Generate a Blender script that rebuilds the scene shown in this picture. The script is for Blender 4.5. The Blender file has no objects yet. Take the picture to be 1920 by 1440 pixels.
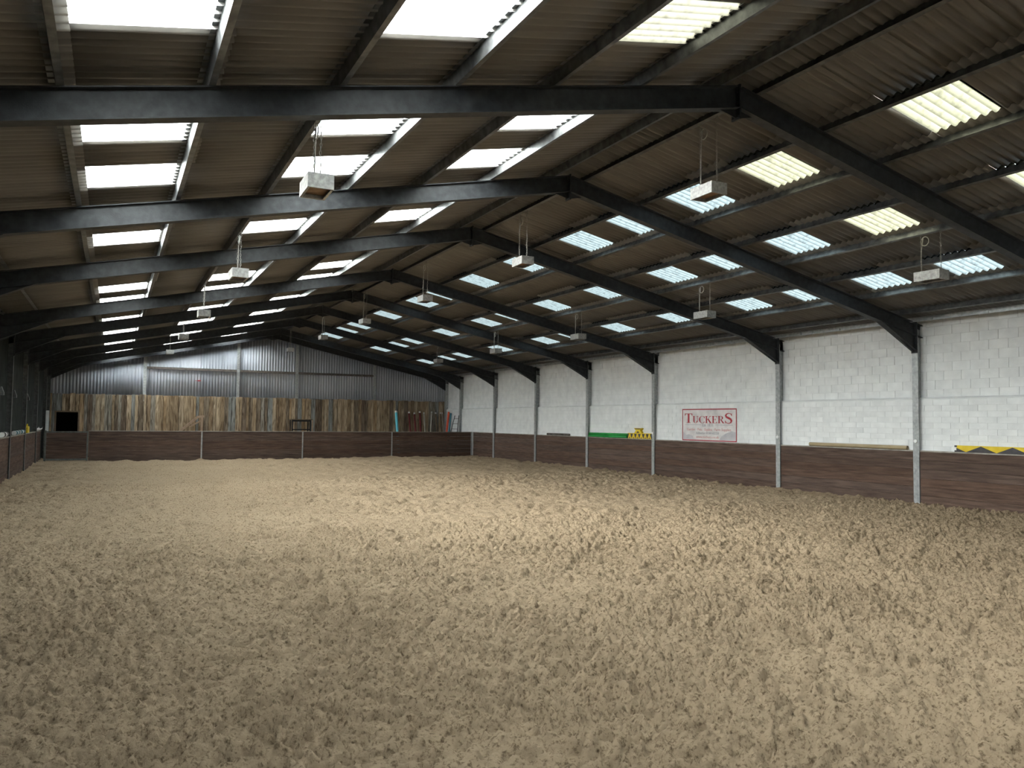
import bpy, bmesh, math, random
import numpy as np
from mathutils import Matrix, Vector

random.seed(7)
scene = bpy.context.scene
COL = scene.collection

# ------------------------------------------------------------------ camera
F_PX, YAW, PITCH, ROLL, CAM_H = 1450.56, 0.4756, 0.0481, 0.0107, 1.9744
cy, sy, cp, sp = math.cos(YAW), math.sin(YAW), math.cos(PITCH), math.sin(PITCH)
fw = Vector((sy * cp, cy * cp, sp)); rt = Vector((cy, -sy, 0)); up = rt.cross(fw)
r2 = math.cos(ROLL) * rt + math.sin(ROLL) * up
u2 = -math.sin(ROLL) * rt + math.cos(ROLL) * up
cam_data = bpy.data.cameras.new('camera')
cam_data.sensor_fit = 'HORIZONTAL'; cam_data.sensor_width = 36.0
cam_data.lens = F_PX / 1920 * 36.0
cam_data.clip_start = 0.05; cam_data.clip_end = 300
cam = bpy.data.objects.new('camera', cam_data); COL.objects.link(cam)
m = Matrix((r2, u2, -fw)).transposed().to_4x4(); m.translation = Vector((0, 0, CAM_H))
cam.matrix_world = m
scene.camera = cam

# ------------------------------------------------------------------ sky and exposure
world = bpy.data.worlds.new('sky'); scene.world = world; world.use_nodes = True
wn = world.node_tree.nodes; wl = world.node_tree.links; wn.clear()
# bright overcast: zenith brighter than the horizon, plus the broad glow of a sun veiled by cloud on the left
SUN = Vector((-0.87, 0.08, 0.48)).normalized()
tco = wn.new('ShaderNodeTexCoord'); sep = wn.new('ShaderNodeSeparateXYZ'); wl.new(tco.outputs['Generated'], sep.inputs[0])
def wmath(op, a, b=None):
    n_ = wn.new('ShaderNodeMath'); n_.operation = op
    for i_, v_ in enumerate((a, b)):
        if v_ is None: continue
        if isinstance(v_, (int, float)): n_.inputs[i_].default_value = v_
        else: wl.new(v_, n_.inputs[i_])
    return n_.outputs[0]
zpos = wmath('MAXIMUM', sep.outputs['Z'], 0.0)
over = wmath('MULTIPLY_ADD', zpos, 0.667); over.node.inputs[2].default_value = 0.333
dot = wn.new('ShaderNodeVectorMath'); dot.operation = 'DOT_PRODUCT'
wl.new(tco.outputs['Generated'], dot.inputs[0]); dot.inputs[1].default_value = SUN
lobe = wmath('POWER', wmath('MAXIMUM', dot.outputs['Value'], 0.0), 5.0)
def wcol(fac, col):
    v_ = wn.new('ShaderNodeVectorMath'); v_.operation = 'SCALE'; v_.inputs[0].default_value = col; wl.new(fac, v_.inputs['Scale']); return v_.outputs[0]
SKY_BASE, SKY_GLOW = 0.8, 7.0
addv = wn.new('ShaderNodeVectorMath'); addv.operation = 'ADD'
wl.new(wcol(wmath('MULTIPLY', over, SKY_BASE), (0.84, 0.95, 1.0)), addv.inputs[0])
wl.new(wcol(wmath('MULTIPLY', lobe, SKY_GLOW), (1.0, 0.985, 0.95)), addv.inputs[1])
bg = wn.new('ShaderNodeBackground'); bg.inputs['Strength'].default_value = 4.0
wo = wn.new('ShaderNodeOutputWorld')
wl.new(addv.outputs[0], bg.inputs['Color']); wl.new(bg.outputs[0], wo.inputs['Surface'])

vs = scene.view_settings
vs.view_transform = 'Standard'; vs.look = 'None'; vs.gamma = 1.0; vs.exposure = 2.6
vs.use_curve_mapping = False
scene.display_settings.display_device = 'sRGB'
cyc = scene.cycles
cyc.max_bounces = 7; cyc.diffuse_bounces = 5; cyc.transparent_max_bounces = 12
cyc.use_denoising = True
cyc.sample_clamp_indirect = 6.0

# ------------------------------------------------------------------ dimensions
AX = 7.75                      # ridge
XR, XL = 18.06, -2.75          # inner faces of the right and left posts
SL = 0.2126                    # roof slope
Z_RB, Z_RT = 6.44, 6.76        # rafter bottom / top at the ridge
Z_SH = 6.935                   # mid plane of the sheeting at the ridge
NORM = math.sqrt(1 + SL * SL)
BAY = 4.572
YA = 12.738
FY = {'0': YA - BAY, 'A': YA, 'B': YA + BAY, 'C': 23.456}
for i, n in enumerate('DEFG'):
    FY[n] = 23.456 + (i + 1) * BAY
FY['H'] = 44.02
Y_NEAR, Y_GAB, Y_KICK, KZ = -6.6, 44.29, 39.88, 1.35
Y_END = 44.62

# ------------------------------------------------------------------ helpers
def tag(o, label=None, cat=None, group=None, kind=None):
    if label: o['label'] = label
    if cat: o['category'] = cat
    if group: o['group'] = group
    if kind: o['kind'] = kind
    return o

def empty(name, loc, label=None, cat=None, group=None):
    o = bpy.data.objects.new(name, None); COL.objects.link(o)
    o.location = loc; o.empty_display_size = 0.2
    return tag(o, label, cat, group)

class MB:
    def __init__(s): s.v = []; s.f = []; s.smooth = []
    def quad_box(s, c, a, b, d):
        c, a, b, d = Vector(c), Vector(a), Vector(b), Vector(d)
        n = len(s.v)
        for i in (-1, 1):
            for j in (-1, 1):
                for k in (-1, 1):
                    s.v.append(tuple(c + a * i + b * j + d * k))
        s.f += [tuple(n + q for q in f) for f in ((0, 1, 3, 2), (4, 6, 7, 5), (0, 4, 5, 1), (2, 3, 7, 6), (0, 2, 6, 4), (1, 5, 7, 3))]
        return s
    def box(s, x0, x1, y0, y1, z0, z1):
        return s.quad_box(((x0 + x1) / 2, (y0 + y1) / 2, (z0 + z1) / 2), ((x1 - x0) / 2, 0, 0), (0, (y1 - y0) / 2, 0), (0, 0, (z1 - z0) / 2))
    def bar(s, p0, p1, w, h, upv=(0, 0, 1)):
        p0, p1 = Vector(p0), Vector(p1); d = p1 - p0; L = d.length; d.normalize()
        u = Vector(upv); side = d.cross(u)
        if side.length < 1e-6: side = d.cross(Vector((1, 0, 0)))
        side.normalize(); u = side.cross(d)
        return s.quad_box((p0 + p1) / 2, d * (L / 2), side * (w / 2), u * (h / 2))
    def ibeam(s, p0, p1, upv, depth, wid, tf=0.014, tw=0.009):
        """I section whose centre line runs p0-p1; depth along upv"""
        p0, p1 = Vector(p0), Vector(p1); d = (p1 - p0).normalized(); u = Vector(upv)
        u = (u - d * u.dot(d)).normalized()
        for k in (-1, 1):
            o = u * (k * (depth / 2 - tf / 2)); s.bar(p0 + o, p1 + o, wid, tf, u)
        s.bar(p0, p1, tw, depth - 2 * tf, u)
        return s
    def tube(s, pts, r, n=8, caps=True, r1=None):
        pts = [Vector(p) for p in pts]; base = len(s.v); m_ = len(pts)
        ref = None
        for i, p in enumerate(pts):
            d = (pts[min(i + 1, m_ - 1)] - pts[max(i - 1, 0)]).normalized()
            if ref is None:
                ref = Vector((0, 0, 1)) if abs(d.z) < .9 else Vector((1, 0, 0))
            a = d.cross(ref).normalized(); b = a.cross(d).normalized(); ref = b
            rr = r if r1 is None else r + (r1 - r) * i / (m_ - 1)
            for k in range(n):
                t = 2 * math.pi * k / n
                s.v.append(tuple(p + a * (rr * math.cos(t)) + b * (rr * math.sin(t))))
        for i in range(m_ - 1):
            for k in range(n):
                q = base + i * n
                s.f.append((q + k, q + (k + 1) % n, q + n + (k + 1) % n, q + n + k))
        if caps:
            s.f.append(tuple(base + k for k in reversed(range(n))))
            s.f.append(tuple(base + (m_ - 1) * n + k for k in range(n)))
        return s
    def prism(s, poly, a, b, d, o):
        """polygon in the (a,b) plane from origin o, extruded by vector d"""
        a, b, d, o = Vector(a), Vector(b), Vector(d), Vector(o); n = len(poly); k = len(s.v)
        for e in (0, 1):
            for x, y in poly: s.v.append(tuple(o + a * x + b * y + d * e))
        s.f.append(tuple(k + i for i in range(n))); s.f.append(tuple(k + n + i for i in reversed(range(n))))
        for i in range(n):
            j = (i + 1) % n; s.f.append((k + i, k + n + i, k + n + j, k + j))
        return s
    def mesh(s, name, mat, origin=(0, 0, 0), smooth=False, fix=True):
        me = bpy.data.meshes.new(name)
        o = origin
        me.from_pydata([(v[0] - o[0], v[1] - o[1], v[2] - o[2]) for v in s.v], [], s.f)
        if fix:
            bm = bmesh.new(); bm.from_mesh(me); bmesh.ops.recalc_face_normals(bm, faces=bm.faces); bm.to_mesh(me); bm.free()
        if mat: me.materials.append(mat)
        if smooth:
            me.polygons.foreach_set('use_smooth', [True] * len(me.polygons))
        me.update()
        return me
    def build(s, name, mat, parent=None, smooth=False, loc=None, bevel=0):
        org = parent_loc(parent) if loc is None else loc
        return link(name, s.mesh(name, mat, org, smooth), parent, None if parent else loc, bevel)

def parent_loc(o):
    l = Vector((0, 0, 0))
    while o is not None:
        l = l + o.location; o = o.parent
    return l

def link(name, me, parent=None, loc=None, bevel=0):
    o = bpy.data.objects.new(name, me); COL.objects.link(o)
    if parent: o.parent = parent
    if loc is not None: o.location = loc
    if bevel:
        b = o.modifiers.new('bevel', 'BEVEL'); b.width = bevel; b.segments = 2; b.limit_method = 'ANGLE'
    return o

def copy_tree(o, parent=None, loc=None):
    c = o.copy(); COL.objects.link(c); c.parent = parent
    if loc is not None: c.location = loc
    for ch in o.children: copy_tree(ch, c)
    return c

# ------------------------------------------------------------------ materials
def new_mat(name):
    mt = bpy.data.materials.new(name); mt.use_nodes = True
    nt = mt.node_tree; b = nt.nodes['Principled BSDF']
    return mt, nt, b

def mat(name, c1, c2=None, scale=4.0, rough=0.8, metal=0.0, bump=0.0, bscale=40.0, stretch=(1, 1, 1), rnd=0.0, detail=6.0, c3=None, spec=0.3, ramp=(0.3, 0.7)):
    """noise-mottled surface; rnd mixes in a per-object tone"""
    mt, nt, b = new_mat(name); N = nt.nodes; L = nt.links
    b.inputs['Roughness'].default_value = rough; b.inputs['Metallic'].default_value = metal
    b.inputs['Specular IOR Level'].default_value = spec
    tc = N.new('ShaderNodeTexCoord'); mp = N.new('ShaderNodeMapping')
    mp.inputs['Scale'].default_value = stretch
    oi = N.new('ShaderNodeObjectInfo')
    L.new(tc.outputs['Object'], mp.inputs['Vector'])
    vadd = N.new('ShaderNodeVectorMath'); vadd.operation = 'ADD'
    mul = N.new('ShaderNodeMath'); mul.operation = 'MULTIPLY'; mul.inputs[1].default_value = 37.0
    L.new(oi.outputs['Random'], mul.inputs[0]); L.new(mp.outputs[0], vadd.inputs[0]); L.new(mul.outputs[0], vadd.inputs[1])
    if c2 is None:
        b.inputs['Base Color'].default_value = (*c1, 1); colout = None
    else:
        nz = N.new('ShaderNodeTexNoise'); nz.inputs['Scale'].default_value = scale; nz.inputs['Detail'].default_value = detail
        L.new(vadd.outputs[0], nz.inputs['Vector'])
        rp = N.new('ShaderNodeValToRGB')
        rp.color_ramp.elements[0].position = ramp[0]; rp.color_ramp.elements[1].position = ramp[1]
        rp.color_ramp.elements[0].color = (*c1, 1); rp.color_ramp.elements[1].color = (*c2, 1)
        if c3 is not None:
            e = rp.color_ramp.elements.new((ramp[0] + ramp[1]) / 2); e.color = (*c3, 1)
        L.new(nz.outputs['Fac'], rp.inputs[0])
        colout = rp.outputs[0]
        if rnd:
            hsv = N.new('ShaderNodeHueSaturation')
            mr = N.new('ShaderNodeMapRange'); mr.inputs['To Min'].default_value = 1 - rnd; mr.inputs['To Max'].default_value = 1 + rnd
            L.new(oi.outputs['Random'], mr.inputs['Value']); L.new(mr.outputs[0], hsv.inputs['Value'])
            wn2 = N.new('ShaderNodeTexWhiteNoise'); wn2.noise_dimensions = '1D'; L.new(oi.outputs['Random'], wn2.inputs['W'])
            mr2 = N.new('ShaderNodeMapRange'); mr2.inputs['To Min'].default_value = 1 - rnd * 1.2; mr2.inputs['To Max'].default_value = 1 + rnd * 0.6
            L.new(wn2.outputs['Value'], mr2.inputs['Value']); L.new(mr2.outputs[0], hsv.inputs['Saturation'])
            L.new(colout, hsv.inputs['Color']); colout = hsv.outputs[0]
        L.new(colout, b.inputs['Base Color'])
    if bump:
        n2 = N.new('ShaderNodeTexNoise'); n2.inputs['Scale'].default_value = bscale; n2.inputs['Detail'].default_value = 4
        L.new(vadd.outputs[0], n2.inputs['Vector'])
        bp = N.new('ShaderNodeBump'); bp.inputs['Strength'].default_value = bump; bp.inputs['Distance'].default_value = 0.02
        L.new(n2.outputs['Fac'], bp.inputs['Height']); L.new(bp.outputs[0], b.inputs['Normal'])
    return mt

def panel_mat(name, tint, clear, diff, spots, lines=0.0):
    """glass-fibre rooflight: part see-through, part diffusing, with lichen specks"""
    mt = bpy.data.materials.new(name); mt.use_nodes = True
    nt = mt.node_tree; N = nt.nodes; L = nt.links; N.clear()
    out = N.new('ShaderNodeOutputMaterial')
    tr = N.new('ShaderNodeBsdfTransparent'); tl = N.new('ShaderNodeBsdfTranslucent')
    tc = N.new('ShaderNodeTexCoord'); nz = N.new('ShaderNodeTexNoise'); nz.inputs['Scale'].default_value = 9; nz.inputs['Detail'].default_value = 8
    L.new(tc.outputs['Object'], nz.inputs['Vector'])
    rp = N.new('ShaderNodeValToRGB'); rp.color_ramp.elements[0].position = 0.28; rp.color_ramp.elements[1].position = 0.5
    rp.color_ramp.elements[0].color = (1 - spots, 1 - spots, 1 - spots, 1); rp.color_ramp.elements[1].color = (1, 1, 1, 1)
    L.new(nz.outputs['Fac'], rp.inputs[0])
    # dark lines at the corrugation pitch: corrugation shading put into the panel colour
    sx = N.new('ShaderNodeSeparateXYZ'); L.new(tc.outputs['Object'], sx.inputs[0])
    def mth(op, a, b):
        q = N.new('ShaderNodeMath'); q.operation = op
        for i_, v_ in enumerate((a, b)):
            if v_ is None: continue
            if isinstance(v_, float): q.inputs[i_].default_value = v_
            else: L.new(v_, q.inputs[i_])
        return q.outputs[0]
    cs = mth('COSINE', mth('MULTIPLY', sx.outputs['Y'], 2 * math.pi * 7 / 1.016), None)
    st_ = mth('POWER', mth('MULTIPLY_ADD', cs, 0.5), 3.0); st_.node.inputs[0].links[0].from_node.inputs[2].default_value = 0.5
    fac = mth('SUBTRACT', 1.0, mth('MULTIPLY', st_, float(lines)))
    def tinted(k):
        mx = N.new('ShaderNodeMix'); mx.data_type = 'RGBA'; mx.blend_type = 'MULTIPLY'; mx.inputs['Factor'].default_value = 1
        L.new(rp.outputs[0], mx.inputs[6]); mx.inputs[7].default_value = (tint[0] * k, tint[1] * k, tint[2] * k, 1)
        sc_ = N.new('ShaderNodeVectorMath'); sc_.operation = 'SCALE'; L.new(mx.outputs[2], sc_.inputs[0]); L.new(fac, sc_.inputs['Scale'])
        return sc_.outputs[0]
    L.new(tinted(clear), tr.inputs['Color']); L.new(tinted(diff), tl.inputs['Color'])
    ad = N.new('ShaderNodeAddShader'); L.new(tr.outputs[0], ad.inputs[0]); L.new(tl.outputs[0], ad.inputs[1])
    L.new(ad.outputs[0], out.inputs['Surface'])
    return mt

M = {}
M['sheet'] = mat('fibre_cement', (0.105, 0.095, 0.083), (0.150, 0.139, 0.123), 2.0, 0.48, bump=0.0, bscale=60, rnd=0.12, spec=0.5, stretch=(.5, 3, .5))
M['rafter'] = mat('dark_painted_steel', (0.012, 0.014, 0.017), (0.036, 0.039, 0.044), 9.0, 0.55, metal=0.0, bump=0.1, bscale=80, rnd=0.1, spec=0.4, ramp=(.35, .75))
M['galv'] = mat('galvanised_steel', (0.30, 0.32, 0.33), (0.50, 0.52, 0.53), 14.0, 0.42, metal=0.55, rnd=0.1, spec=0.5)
M['galv_shaded'] = mat('shaded_galvanised_steel', (0.085, 0.09, 0.09), (0.16, 0.168, 0.17), 12.0, 0.5, metal=0.4, rnd=0.1, spec=0.4)  # darker copy of the galvanised steel, left side's shade put into the colour
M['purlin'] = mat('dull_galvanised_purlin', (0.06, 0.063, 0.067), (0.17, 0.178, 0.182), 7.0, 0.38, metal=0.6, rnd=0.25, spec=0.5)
M['white_block'] = mat('white_painted_block', (0.68, 0.70, 0.715), (0.80, 0.82, 0.83), 3.0, 0.9, bump=0.35, bscale=90, rnd=0.035, spec=0.15)
M['white_joint'] = mat('white_painted_joint', (0.56, 0.575, 0.585), (0.70, 0.715, 0.725), 3.0, 0.9, spec=0.1)
M['raw_joint'] = mat('open_mortar_joint', (0.20, 0.19, 0.17), (0.42, 0.41, 0.38), 2.0, 0.95, spec=0.1)
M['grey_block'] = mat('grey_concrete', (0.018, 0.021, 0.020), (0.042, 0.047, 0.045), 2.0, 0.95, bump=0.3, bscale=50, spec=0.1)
M['kick'] = mat('brown_stained_plank', (0.060, 0.037, 0.029), (0.135, 0.090, 0.070), 2.2, 0.85, bump=0.3, bscale=14, stretch=(6, 0.7, 9), rnd=0.14, spec=0.15, ramp=(.3, .72))
M['kick_y'] = mat('brown_stained_plank_end', (0.060, 0.037, 0.029), (0.135, 0.090, 0.070), 2.2, 0.85, bump=0.3, bscale=14, stretch=(0.7, 6, 9), rnd=0.14, spec=0.15, ramp=(.3, .72))
M['cap'] = mat('dusty_cap_board', (0.22, 0.20, 0.18), (0.40, 0.38, 0.345), 5.0, 0.9, spec=0.1)
M['clad'] = mat('grey_blue_steel_sheet', (0.38, 0.41, 0.47), (0.49, 0.52, 0.58), 1.3, 0.55, metal=0.0, rnd=0.06, spec=0.4, stretch=(1, 1, .3))
M['tan_pipe'] = mat('tan_plastic', (0.30, 0.235, 0.14), (0.38, 0.31, 0.20), 3, 0.5)
M['black'] = mat('black_paint', (0.010, 0.010, 0.012), (0.022, 0.022, 0.024), 6, 0.6)
M['void'] = mat('unlit_void', (0.004, 0.004, 0.004), None, rough=1.0, spec=0.0)  # near-black colour paints in the darkness of hollows and gaps
M['yellow'] = mat('yellow_paint', (0.62, 0.44, 0.02), (0.74, 0.56, 0.05), 6, 0.5)
M['charcoal'] = mat('charcoal_plastic', (0.035, 0.034, 0.038), (0.075, 0.07, 0.078), 6, 0.6)
M['green'] = mat('green_paint', (0.012, 0.22, 0.04), (0.02, 0.30, 0.06), 6, 0.4)
M['dark_pole'] = mat('weathered_dark_pole', (0.06, 0.05, 0.045), (0.16, 0.14, 0.125), 8, 0.7)
M['white_pl'] = mat('white_plastic', (0.70, 0.71, 0.71), (0.80, 0.81, 0.81), 4, 0.4)
M['cyan'] = mat('cyan_paint', (0.13, 0.55, 0.68), (0.18, 0.62, 0.74), 5, 0.45)
M['maroon'] = mat('maroon_paint', (0.11, 0.012, 0.016), (0.17, 0.02, 0.025), 5, 0.5)
M['grey_pole'] = mat('grey_weathered_pole', (0.34, 0.32, 0.27), (0.46, 0.43, 0.38), 6, 0.7)
M['brown_pole'] = mat('brown_weathered_pole', (0.12, 0.085, 0.055), (0.2, 0.15, 0.1), 6, 0.7)
M['orange'] = mat('orange_red_paint', (0.62, 0.075, 0.03), (0.72, 0.11, 0.045), 5, 0.5)
M['teal'] = mat('teal_paint', (0.045, 0.15, 0.20), (0.06, 0.19, 0.25), 5, 0.5)
M['pale_wood'] = mat('pale_planed_wood', (0.30, 0.20, 0.14), (0.44, 0.32, 0.235), 4, 0.7, stretch=(6, 6, 1))
M['lamp'] = mat('spotted_zinc', (0.24, 0.24, 0.235), (0.44, 0.44, 0.43), 22.0, 0.5, metal=0.35, rnd=0.08, spec=0.4)
M['lamp_in'] = mat('tarnished_reflector', (0.17, 0.10, 0.055), (0.33, 0.22, 0.13), 8.0, 0.6, metal=0.2)
M['chain'] = mat('grey_chain', (0.20, 0.195, 0.18), (0.34, 0.33, 0.31), 20, 0.5, metal=0.4)
M['cable'] = mat('pale_cable', (0.34, 0.33, 0.30), (0.45, 0.44, 0.40), 10, 0.5)
M['gate_steel'] = mat('grey_green_gate_steel', (0.085, 0.095, 0.09), (0.16, 0.175, 0.165), 8, 0.55, metal=0.2)
M['vinyl'] = mat('crinkled_banner_vinyl', (0.52, 0.50, 0.515), (0.74, 0.72, 0.725), 3.2, 0.45, bump=0.6, bscale=4, c3=(0.66, 0.64, 0.645))
M['red_ink'] = mat('dark_red_print', (0.33, 0.035, 0.05), (0.40, 0.05, 0.065), 8, 0.5)
M['pink_ink'] = mat('faded_red_print', (0.52, 0.20, 0.21), (0.60, 0.28, 0.29), 8, 0.5)
M['grey_ink'] = mat('grey_print', (0.22, 0.24, 0.29), (0.34, 0.36, 0.41), 8, 0.5)
M['pale_ink'] = mat('pale_grey_print', (0.44, 0.435, 0.48), (0.54, 0.53, 0.57), 5, 0.5)
M['red_tag'] = mat('red_tape', (0.35, 0.03, 0.03), (0.42, 0.05, 0.05), 8, 0.6)
M['glow_clear'] = panel_mat('clear_rooflight', (0.97, 1.0, 0.98), 0.48, 0.36, 0.25)
M['glow_blue'] = panel_mat('dimmed_rooflight', (0.78, 0.96, 1.0), 0.022, 0.040, 0.5, 0.45)  # right-slope copy of the clear panel, its lesser brightness put into the transmission
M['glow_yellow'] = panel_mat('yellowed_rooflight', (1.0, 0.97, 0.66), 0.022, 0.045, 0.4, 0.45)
M['glow_yellow_bright'] = panel_mat('yellowed_clear_rooflight', (1.0, 0.98, 0.74), 0.02, 0.035, 0.35, 0.4)

# weathered boards: tone from the object's own random number
def board_mat():
    mt, nt, b = new_mat('weathered_board'); N = nt.nodes; L = nt.links
    b.inputs['Roughness'].default_value = 0.9; b.inputs['Specular IOR Level'].default_value = 0.1
    tc = N.new('ShaderNodeTexCoord'); mp = N.new('ShaderNodeMapping'); mp.inputs['Scale'].default_value = (9, 9, 0.9)
    oi = N.new('ShaderNodeObjectInfo')
    mul = N.new('ShaderNodeMath'); mul.operation = 'MULTIPLY'; mul.inputs[1].default_value = 91
    va = N.new('ShaderNodeVectorMath'); L.new(oi.outputs['Random'], mul.inputs[0])
    L.new(tc.outputs['Object'], mp.inputs[0]); L.new(mp.outputs[0], va.inputs[0]); L.new(mul.outputs[0], va.inputs[1])
    nz = N.new('ShaderNodeTexNoise'); nz.inputs['Scale'].default_value = 1.6; nz.inputs['Detail'].default_value = 8; nz.inputs['Distortion'].default_value = 1.0
    L.new(va.outputs[0], nz.inputs['Vector'])
    rp = N.new('ShaderNodeValToRGB'); cr = rp.color_ramp; cr.interpolation = 'CONSTANT'
    tones = [(0.27, 0.21, 0.145), (0.20, 0.15, 0.10), (0.33, 0.27, 0.20), (0.16, 0.13, 0.10), (0.24, 0.225, 0.20), (0.30, 0.22, 0.14), (0.19, 0.20, 0.20), (0.25, 0.19, 0.13), (0.36, 0.29, 0.21), (0.14, 0.11, 0.085)]
    for i, t in enumerate(tones):
        t = tuple(min(1, 1.35 * q) for q in t)
        e = cr.elements[i] if i < 2 else cr.elements.new(i / len(tones))
        e.position = i / len(tones); e.color = (*t, 1)
    L.new(oi.outputs['Random'], rp.inputs[0])
    r3 = N.new('ShaderNodeValToRGB'); r3.color_ramp.elements[0].position = 0.36; r3.color_ramp.elements[1].position = 0.62
    r3.color_ramp.elements[0].color = (0.42, 0.38, 0.34, 1); r3.color_ramp.elements[1].color = (1.1, 1.08, 1.05, 1)
    L.new(nz.outputs['Fac'], r3.inputs[0])
    mx = N.new('ShaderNodeMix'); mx.data_type = 'RGBA'; mx.blend_type = 'MULTIPLY'; mx.inputs['Factor'].default_value = 1
    L.new(rp.outputs[0], mx.inputs[6]); L.new(r3.outputs[0], mx.inputs[7]); L.new(mx.outputs[2], b.inputs['Base Color'])
    return mt
M['board'] = board_mat()

def sand_mat():
    mt, nt, b = new_mat('arena_sand'); N = nt.nodes; L = nt.links
    b.inputs['Roughness'].default_value = 1.0; b.inputs['Specular IOR Level'].default_value = 0.05
    tc = N.new('ShaderNodeTexCoord')
    big = N.new('ShaderNodeTexNoise'); big.inputs['Scale'].default_value = 0.35; big.inputs['Detail'].default_value = 5
    fine = N.new('ShaderNodeTexNoise'); fine.inputs['Scale'].default_value = 30; fine.inputs['Detail'].default_value = 6; fine.inputs['Roughness'].default_value = 0.65
    L.new(tc.outputs['Object'], big.inputs['Vector']); L.new(tc.outputs['Object'], fine.inputs['Vector'])
    r1 = N.new('ShaderNodeValToRGB'); r1.color_ramp.elements[0].position = 0.3; r1.color_ramp.elements[1].position = 0.7
    r1.color_ramp.elements[0].color = (0.355, 0.272, 0.186, 1); r1.color_ramp.elements[1].color = (0.405, 0.314, 0.218, 1)
    r2_ = N.new('ShaderNodeValToRGB'); r2_.color_ramp.elements[0].position = 0.34; r2_.color_ramp.elements[1].position = 0.50
    r2_.color_ramp.elements[0].color = (0.40, 0.37, 0.33, 1); r2_.color_ramp.elements[1].color = (1.08, 1.07, 1.05, 1)
    L.new(big.outputs['Fac'], r1.inputs[0]); L.new(fine.outputs['Fac'], r2_.inputs[0])
    mx = N.new('ShaderNodeMix'); mx.data_type = 'RGBA'; mx.blend_type = 'MULTIPLY'; mx.inputs['Factor'].default_value = 1
    L.new(r1.outputs[0], mx.inputs[6]); L.new(r2_.outputs[0], mx.inputs[7]); L.new(mx.outputs[2], b.inputs['Base Color'])
    b1 = N.new('ShaderNodeTexNoise'); b1.inputs['Scale'].default_value = 24; b1.inputs['Detail'].default_value = 8; b1.inputs['Roughness'].default_value = 0.78
    L.new(tc.outputs['Object'], b1.inputs['Vector'])
    bp = N.new('ShaderNodeBump'); bp.inputs['Strength'].default_value = 1.0; bp.inputs['Distance'].default_value = 0.06
    L.new(b1.outputs['Fac'], bp.inputs['Height']); L.new(bp.outputs[0], b.inputs['Normal'])
    return mt
M['sand'] = sand_mat()

# ------------------------------------------------------------------ floor: harrowed sand
_tabs = {}
def vnoise(x, y, s, seed):
    if seed not in _tabs: _tabs[seed] = np.random.RandomState(seed).rand(512, 512).astype(np.float32)
    t = _tabs[seed]; x = x / s + 1000.37; y = y / s + 1000.73
    xi = np.floor(x).astype(int); yi = np.floor(y).astype(int); fx = (x - xi); fy = (y - yi)
    fx = fx * fx * (3 - 2 * fx); fy = fy * fy * (3 - 2 * fy)
    a = t[xi % 512, yi % 512]; b = t[(xi + 1) % 512, yi % 512]; c = t[xi % 512, (yi + 1) % 512]; d = t[(xi + 1) % 512, (yi + 1) % 512]
    return (a * (1 - fx) + b * fx) * (1 - fy) + (c * (1 - fx) + d * fx) * fy

def sand_h(x, y, st=0.0145):
    s2, s3, s6 = max(.062, 3.0 * st), max(.034, 2.5 * st), max(.075, 3.2 * st)
    wx = x + 0.25 * (vnoise(x, y, 0.9, 11) - .5); wy = y + 0.25 * (vnoise(x, y, 0.9, 12) - .5)
    h = 0.032 * (vnoise(wx, wy, 1.1, 1) - .5)
    # harrow lines: along the long side on the left, sweeping across in front
    band = 1 / (1 + np.exp((x - 1.4) * 1.6))
    rad = np.sqrt((x - 20.0) ** 2 + (y + 6.0) ** 2)
    h += 0.010 * np.sin(2 * np.pi * (wx * 1.0) / 0.42) * band
    h += 0.013 * np.sin(2 * np.pi * (rad + 0.2 * (vnoise(x, y, 1.3, 13) - .5)) / 0.55) * (1 - band)
    # clods and pits
    n1 = vnoise(wx, wy, max(.13, 3.5 * st), 2); n2 = vnoise(wx, wy, s2, 3); n3 = vnoise(wx * .8 + wy * .6, wy * .8 - wx * .6, s3, 4)
    rough = 0.55 + 0.9 * vnoise(x, y, 0.8, 5)
    h += 0.030 * (np.abs(n1 - .5) * 2 - .5) * rough
    h += (0.080 * (n2 - .5) + 0.088 * (n3 - .5)) * rough
    pit = vnoise(wx * .9 + 3.1, wy * 1.2, s6, 6)
    h -= 0.095 * np.clip((pit - .62) / .16, 0, 1) * rough
    # banked against the boards
    d = np.minimum(XR - x, x - XL)
    h += 0.05 * np.exp(-np.clip(d, 0, None) / 0.35)
    return h

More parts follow.
